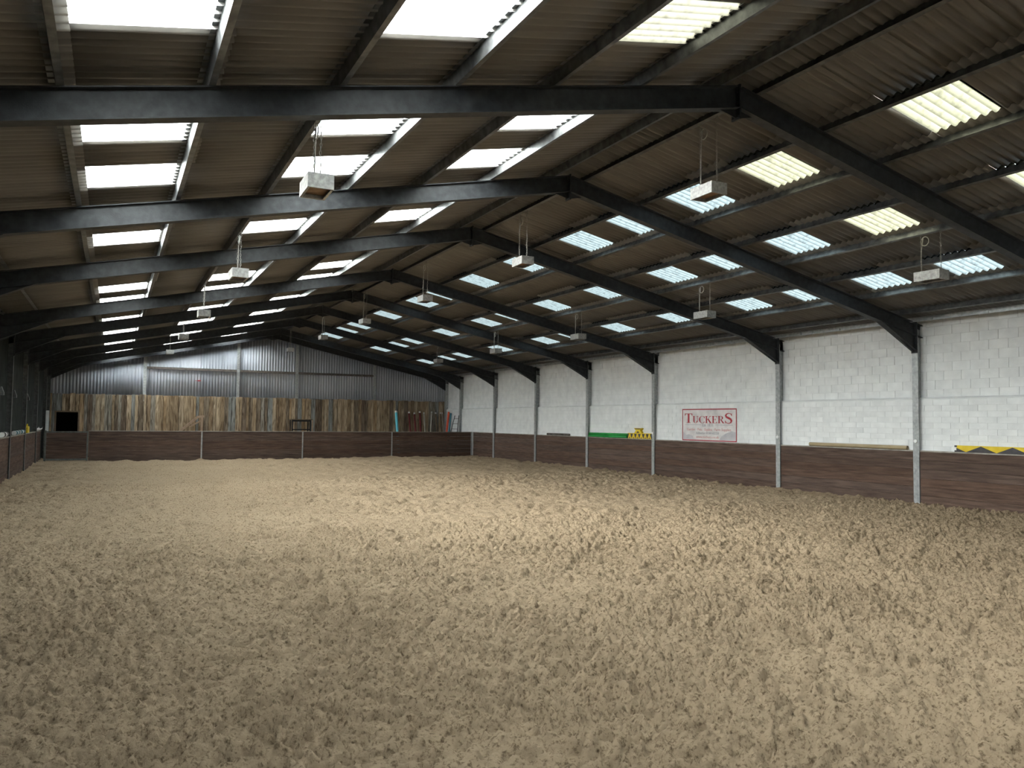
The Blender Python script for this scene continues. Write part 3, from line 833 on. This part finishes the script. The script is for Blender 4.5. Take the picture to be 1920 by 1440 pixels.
G['U'] = (.86, [rc(.11, .30, .27, .96), rc(.66, .30, .71, .96), rc(.02, .955, .36, 1), rc(.54, .955, .82, 1)] + ring(.41, .32, .30, .32, pi, 2 * pi, .16, .05))
G['C'] = (.82, ring(.46, .5, .43, .5, pi * .22, pi * 1.78, .17, .05, 26) + [rc(.74, .66, .79, .96)])
G['K'] = (.88, [rc(.12, .04, .28, .96), rc(.03, 0, .38, .045), rc(.03, .955, .38, 1), [(.28, .42), (.28, .50), (.68, .96), (.73, .96)], [(.36, .53), (.48, .62), (.84, .04), (.64, .04)], rc(.56, .955, .82, 1), rc(.58, 0, .88, .045)])
G['E'] = (.76, [rc(.12, .04, .28, .96), rc(.03, 0, .68, .045), rc(.03, .955, .66, 1), rc(.28, .49, .52, .535), rc(.50, .40, .53, .62), [(.66, .955), (.58, .955), (.63, .78), (.66, .78)], [(.68, .045), (.58, .045), (.66, .25), (.69, .25)]])
G['R'] = (.86, [rc(.12, .04, .28, .96), rc(.03, 0, .38, .045), rc(.03, .955, .42, 1), rc(.28, .48, .42, .525), [(.36, .50), (.50, .50), (.82, .04), (.63, .04)], rc(.62, 0, .86, .045)] + ring(.40, .74, .30, .26, -pi / 2, pi / 2, .16, .05))
sp_ = [(.60, .80), (.52, .93), (.36, .97), (.18, .90), (.12, .76), (.18, .63), (.36, .53), (.52, .43), (.60, .28), (.54, .11), (.36, .03), (.18, .08), (.09, .24)]
G['S'] = (.72, stroke(sp_, [.05, .06, .06, .11, .15, .17, .19, .17, .15, .11, .06, .06, .05]) + [rc(.60, .70, .64, .97), rc(.06, .03, .10, .30)])
polys = []
cur = .13
word = [('T', .33, .62)] + [(c, .245, .615) for c in 'UCKER'] + [('S', .36, .60)]
wtot = sum(G[c][0] * h for c, h, _ in word); sc = (BW - .30) / wtot
for c, h, v0 in word:
    adv, ps = G[c]
    for p in ps: polys.append([(cur + x * h * sc, v0 + y * h) for x, y in p])
    cur += adv * h * sc
flat(polys, 'brand_lettering', M['red_ink'], ban)
flat([rc(.14, .552, .98, .562), rc(1.70, .552, BW - .18, .562)], 'rules', M['grey_ink'], ban)
def text(body, size, u, v, mt, name, width=None):
    cu = bpy.data.curves.new('t', 'FONT'); cu.body = body; cu.size = size; cu.align_x = 'CENTER'; cu.extrude = .001; cu.resolution_u = 2
    to = bpy.data.objects.new('t', cu); COL.objects.link(to)
    dg = bpy.context.evaluated_depsgraph_get()
    me = bpy.data.meshes.new_from_object(to.evaluated_get(dg))
    bpy.data.objects.remove(to); bpy.data.curves.remove(cu)
    xs = [q.co.x for q in me.vertices]; k = 1 if width is None else width / (max(xs) - min(xs))
    pl_ = parent_loc(ban)
    for q in me.vertices:
        p = bpt(u + q.co.x * k, v + q.co.y); q.co = Vector((p[0] - .002 - q.co.z, p[1], p[2])) - pl_
    me.materials.clear(); me.materials.append(mt)
    link(name, me, ban)
text('Est 1831', .145, BW / 2 - .02, .50, M['grey_ink'], 'date_lettering', .52)
text('Garden \u00b7 Pets \u00b7 Equine \u00b7 Farm Supplies', .13, BW / 2, .355, M['pink_ink'], 'trade_lettering', 2.2)
text('Ashburton 01364 652250', .115, BW / 2 - .05, .235, M['grey_ink'], 'phone_lettering', 1.15)
text('www.tuckers.co.uk', .12, BW / 2 - .05, .10, M['pink_ink'], 'web_lettering', 1.15)
# washed-out landscape along the bottom of the print
pic = [[(.06, .05), (.6, .05), (.55, .16), (.35, .22), (.2, .19), (.06, .3)], [(1.9, .05), (BW - .05, .05), (BW - .05, .32), (2.5, .36), (2.2, .27), (2.0, .17)]]
for p_ in pic: flat([p_], 'landscape_print', M['pale_ink'], ban, -.0015)

# ------------------------------------------------------------------ things on the right kickboards
def pole(name, p0, p1, r, mt, label, cat, group=None, ends=None, n=14, hollow=False):
    c = (Vector(p0) + Vector(p1)) / 2
    root = empty(name, (c.x, c.y, min(p0[2], p1[2]) - (r if abs(p0[2] - p1[2]) < .3 else 0)), label, cat, group)
    d = (Vector(p1) - Vector(p0)).normalized()
    if hollow:
        mb = MB(); mb.tube([p0, p1], r, n, caps=False); mb.tube([p1, p0], r * .82, n, caps=False)
        a = 0
        for e in (0, 1):
            for k in range(n):
                o1 = e * n; 
                i0 = o1 + k; i1 = o1 + (k + 1) % n
                mb.f.append((i0, i1, i1, i0)) if False else None
        mb.build('barrel', mt, root, True)
        pl = MB().tube([Vector(p0) + d * .10, Vector(p0) + d * .11], r * .82, n); pl.build('bore', M['void'], root)
    else:
        MB().tube([p0, p1], r, n).build('shaft', mt, root, True)
    if ends:
        for e in ends:
            q0 = Vector(p0) if e == 0 else Vector(p1) - d * .09
            q1 = Vector(p0) + d * .09 if e == 0 else Vector(p1)
            if e == 0: q0 = q0 - d * .006
            else: q1 = q1 + d * .006
            MB().tube([q0, q1], r * 1.06, n).build('end_cap', M['white_pl'], root)
    return root
pole('plastic_pipe', (18.11, 13.01, KZ + .055), (18.11, 16.13, KZ + .055), .053, M['tan_pipe'], 'long tan plastic pipe lying on the right kickboard cap', 'pipe', hollow=True)
pole('jump_pole', (18.10, 29.5, KZ + .05), (18.10, 31.46, KZ + .05), .05, M['dark_pole'], 'short weathered dark pole lying on the right kickboard cap', 'pole', n=12)
pole('jump_pole', (18.09, 25.15, KZ + .05), (18.09, 27.90, KZ + .05), .05, M['green'], 'lower green pole on the right kickboard beside the yellow plank', 'pole', 'green poles on the kickboard')
pole('jump_pole', (18.125, 25.12, KZ + .143), (18.125, 27.92, KZ + .143), .048, M['green'], 'upper green pole resting on another green pole on the right kickboard', 'pole', 'green poles on the kickboard')

def zig_plank(name, y_far, y_near, z0, h, period, label, phase=0.0):
    root = empty(name, (18.10, (y_far + y_near) / 2, z0), label, 'jump plank')
    MB().box(18.09, 18.125, y_near, y_far, z0, z0 + h).build('plank_body', M['yellow'], root)
    L_ = y_far - y_near; polys = []
    u = -period * phase
    while u < L_:
        a, b, c = max(u, 0), u + period / 2, min(u + period, L_)
        tri = [(u, 0), (b, h * .93), (u + period, 0)]
        # clip against the plank ends
        pts = []
        def yat(x): return h * .93 * (1 - abs(x - b) / (period / 2))
        pts.append((a, 0)); 
        if a > u: pts.append((a, yat(a)))
        if a < b < c: pts.append((b, h * .93))
        if c < u + period: pts.append((c, yat(c)))
        pts.append((c, 0))
        if len(pts) >= 3:
            mb = MB().prism(list(reversed(pts)), (0, -1, 0), (0, 0, 1), (.012, 0, 0), (18.082, y_far, z0))
            mb.build('dark_triangle', M['charcoal'], root)
        u += period
    MB().box(18.085, 18.12, y_far - .01, y_far + .05, z0 + h * .72, z0 + h).box(18.085, 18.12, y_far - .01, y_far + .05, z0, z0 + h * .22).build('end_hook', M['charcoal'], root)
    return root
zig_plank('zigzag_plank', 11.70, 8.75, KZ + .004, .155, .72, 'long yellow plank with dark zigzag triangles at the right edge of the photo', .68)
zp = empty('zigzag_plank', (18.10, 24.34, KZ), 'short yellow and black zigzag plank beside the green poles', 'jump plank')
zz = KZ + .004
MB().box(18.09, 18.125, 23.60, 25.10, zz, zz + .21).build('plank_body', M['charcoal'], zp)
MB().box(18.084, 18.13, 23.60, 25.10, zz + .185, zz + .212).build('top_strip', M['yellow'], zp)
for k in range(6):
    u0 = 25.08 - k * .25
    MB().prism([(0, 0), (.235, 0), (.15, .185), (.085, .185)], (0, -1, 0), (0, 0, 1), (-.008, 0, 0), (18.09, u0, zz)).build('yellow_triangle', M['yellow'], zp)
    MB().prism([(.07, .01), (.165, .01), (.1175, .06)], (0, -1, 0), (0, 0, 1), (-.004, 0, 0), (18.082, u0, zz)).build('dark_triangle', M['charcoal'], zp)
# waisted block on top
blk = empty('jump_block', (18.10, 24.40, KZ + .216), 'small waisted yellow block standing on the short zigzag plank', 'block')
zb = KZ + .216
MB().prism([(-.22, 0), (.22, 0), (.20, .05), (.13, .10), (.24, .17), (.24, .195), (-.24, .195), (-.24, .17), (-.13, .10), (-.20, .05)], (0, 1, 0), (0, 0, 1), (.10, 0, 0), (18.06, 24.40, zb)).build('body', M['yellow'], blk)
MB().prism([(-.16, .145), (.16, .145), (.20, .18), (-.20, .18)], (0, 1, 0), (0, 0, 1), (.004, 0, 0), (18.057, 24.40, zb)).build('dark_panel', M['charcoal'], blk)
MB().prism([(-.10, .01), (.10, .01), (.02, .07), (-.02, .07)], (0, 1, 0), (0, 0, 1), (.004, 0, 0), (18.057, 24.40, zb)).build('dark_panel', M['charcoal'], blk)

# ------------------------------------------------------------------ things on the left kickboards
def drum(y0, y1, r, mt, label, name, cat, group=None, z=None):
    z = KZ + r * 1.04 + .002 if z is None else z
    root = empty(name, (XL - .06, (y0 + y1) / 2, z - r), label, cat, group)
    MB().tube([(XL - .06, y0, z), (XL - .06, y1, z)], r, 14).build('barrel', mt, root, True)
    MB().tube([(XL - .06, y0 - .012, z), (XL - .06, y0 + .10, z)], r * 1.04, 14).build('end_band', M['white_pl'], root)
    MB().tube([(XL - .06, y0 + (y1 - y0) * .45, z), (XL - .06, y0 + (y1 - y0) * .62, z)], r * 1.03, 14).build('end_band', M['white_pl'], root)
    return root
drum(26.35, 27.5, .072, M['charcoal'], 'dark roll with white bands lying on the left kickboard at the photo edge', 'banded_roll', 'roll')
drum(29.5, 30.7, .068, M['teal'], 'nearer teal and white drum lying on the left kickboard', 'banded_drum', 'drum', 'teal drums on the left kickboard')
drum(31.0, 32.45, .068, M['teal'], 'farther teal and white drum lying on the left kickboard', 'banded_drum', 'drum', 'teal drums on the left kickboard')
can = empty('fuel_can', (XL - .07, 33.9, KZ), 'bright yellow plastic can with a handle on the left kickboard', 'can')
cx = XL - .07
o = MB().prism([(-.30, 0), (.32, 0), (.34, .20), (.24, .245), (-.24, .245), (-.32, .20)], (0, 1, 0), (0, 0, 1), (.10, 0, 0), (cx - .05, 33.95, KZ)).build('body', M['yellow'], can, bevel=.015)
MB().tube([(cx, 33.85, KZ + .24), (cx, 33.87, KZ + .32), (cx, 34.03, KZ + .32), (cx, 34.05, KZ + .24)], .016, 8).build('handle', M['yellow'], can, True)
MB().tube([(cx, 33.72, KZ + .24), (cx, 33.72, KZ + .29)], .03, 10).build('cap', M['yellow'], can)
# white gutter piece
gut = MB(); n = 10; pts = []
for y, dz in ((37.3, 0), (38.6, 0), (39.6, .02), (39.78, .07)):
    for k in range(n + 1):
        a = pi + pi * k / n; pts.append((XL - .045 + .08 * math.cos(a), y, KZ + .095 + .09 * math.sin(a) + dz))
gut.v = pts
for j in range(3):
    for k in range(n): q = j * (n + 1) + k; gut.f.append((q, q + 1, q + n + 2, q + n + 1))
k0 = len(gut.v); gut.v += [(XL - .06 + (v[0] - XL + .06) * .9, v[1], v[2] + .008) for v in gut.v[:k0]]; gut.f += [tuple(k0 + q for q in reversed(f)) for f in gut.f[:]]
for j in range(3):
    for k in (0, n): q = j * (n + 1) + k; gut.f.append((q, q + n + 1, k0 + q + n + 1, k0 + q))
o = gut.build('gutter_piece', M['white_pl'], None, True, loc=(XL - .06, 38.5, KZ))
tag(o, 'white half-round gutter piece lying on the far left kickboard', 'gutter')
o = MB().box(XL + .01, XL + .14, 41.45, 41.49, -.07, 2.24).build('white_board', M['white_pl'], None, loc=(XL + .03, 41.5, 0), bevel=.006)
tag(o, 'narrow white board standing upright behind the gate at the left wall', 'board')
# wedge boxes on the left posts
for i, (k, y) in enumerate((('C', 26.0), ('D', FY['D'] + 1.2), ('E', FY['E'] + .9))):
    root = empty('post_box', (XL - .02, y, 2.5), ['grey wedge box on the left wall at the photo edge', 'grey wedge box on the left wall above the teal drums', 'grey wedge box on the left wall above the yellow can'][i], 'box', 'wedge boxes on the left wall')
    MB().prism([(-.07, 0), (.06, .0), (.06, .07), (.0, .24), (-.07, .24)], (1, 0, 0), (0, 0, 1), (0, .22, 0), (XL - .06, y - .11, 2.56)).build('cover', M['purlin'], root)
    MB().tube([(XL - .11, y, 2.57), (XL - .11, y, 1.36)], .02, 8).build('conduit', M['purlin'], root)

# ------------------------------------------------------------------ store behind the far kickboards
def lean(x0, x1, ztop, r, mt, label, caps=True, y_base=43.55, y_top=44.10, group='jump poles standing against the plank wall'):
    pole('jump_pole', (x0, y_base, -.05), (x1, y_top, ztop), r, mt, label, 'pole', group, ends=(1,) if caps else None, n=12)
lean(15.0, 14.97, 2.50, .075, M['cyan'], 'thick light blue pole standing against the plank wall')
lean(15.80, 15.78, 2.47, .05, M['maroon'], 'leftmost of the three maroon poles against the plank wall')
lean(16.14, 16.12, 2.42, .05, M['maroon'], 'middle one of the three maroon poles against the plank wall')
lean(16.44, 16.46, 2.50, .052, M['maroon'], 'rightmost of the three maroon poles against the plank wall')
lean(16.73, 16.73, 2.45, .045, M['grey_pole'], 'upright grey pole just right of the maroon poles')
lean(16.90, 17.24, 2.50, .045, M['grey_pole'], 'slanting grey pole among the upright ones at the plank wall')
lean(17.50, 17.49, 2.45, .05, M['brown_pole'], 'brown pole with a white tip right of the slanting grey pole')
lean(17.78, 17.80, 2.46, .032, M['brown_pole'], 'thin brown pole nearest the right corner of the plank wall')
lean(17.93, 17.92, 2.46, .032, M['grey_pole'], 'thin grey pole in the right corner of the plank wall')
pole('jump_pole', (18.0, 43.84, -.05), (18.09, 43.46, 2.50), .06, M['orange'], 'orange red pole leaning on the white wall at the far corner', 'pole', 'poles leaning on the white wall', n=12)
pole('jump_pole', (17.85, 43.05, -.05), (18.10, 43.15, 2.42), .055, M['teal'], 'dark teal pole leaning on the white wall beside the orange one', 'pole', 'poles leaning on the white wall', n=12)
lad = empty('ladder', (17.95, 42.1, 0), 'dark metal ladder leaning on the white wall at the far right corner', 'ladder')
for y0, y1 in ((42.75, 42.36), (41.30, 41.78)):
    MB().tube([(17.6, y0, -.05), (18.035, y1, 2.28)], .022, 8).build('stile', M['charcoal'], lad)
for k in range(7):
    f_ = .14 + k * .13
    MB().tube([(17.6 + .435 * f_, 42.75 - .39 * f_, -.05 + 2.33 * f_), (17.6 + .435 * f_, 41.30 + .48 * f_, -.05 + 2.33 * f_)], .015, 6).build('rung', M['charcoal'], lad)
# wooden handrail
hr = empty('handrail', (3.3, 43.7, 0), 'pale wooden stair handrail rising above the far kickboard', 'handrail')
MB().bar((1.75, 43.7, .06), (3.97, 43.7, 2.02), .07, .12).build('rail', M['pale_wood'], hr)
MB().bar((3.93, 43.7, 2.02), (4.28, 43.7, 2.06), .07, .11).build('rail_top', M['pale_wood'], hr)
MB().box(4.12, 4.22, 43.65, 43.75, -.07, 2.02).build('post', M['pale_wood'], hr)
MB().box(2.0, 2.09, 43.66, 43.74, -.07, .26).build('post', M['pale_wood'], hr)
MB().bar((3.55, 43.72, 1.48), (4.13, 43.72, 1.83), .04, .07).build('brace', M['pale_wood'], hr)
# black stand
st = empty('frame_stand', (9.3, 43.6, 0), 'black steel frame stand with a wooden top behind the far kickboard', 'stand')
for x in (8.78, 9.76):
    for y in (43.35, 43.95):
        MB().box(x - .03, x + .03, y - .03, y + .03, -.07, 1.92).build('leg', M['black'], st)
MB().box(8.72, 9.88, 43.30, 44.0, 1.92, 1.965).build('top', M['brown_pole'], st)
MB().box(8.78, 9.76, 43.33, 43.37, 1.83, 1.92).build('apron', M['black'], st)
MB().box(8.78, 9.76, 43.33, 43.37, 1.36, 1.42).build('crossbar', M['black'], st)
MB().box(9.84, 9.90, 43.32, 43.36, -.07, 1.93).build('side_lath', M['pale_wood'], st)
# red mark on the cladding
o = MB().box(3.85, 4.0, 44.40, 44.42, 3.945, 3.965).box(3.98, 4.13, 44.40, 44.42, 3.93, 3.99).build('red_tag', M['red_tag'], None, loc=(4.0, 44.41, 3.93))
tag(o, 'tiny red strip on the grey corrugated gable sheets', 'tag')
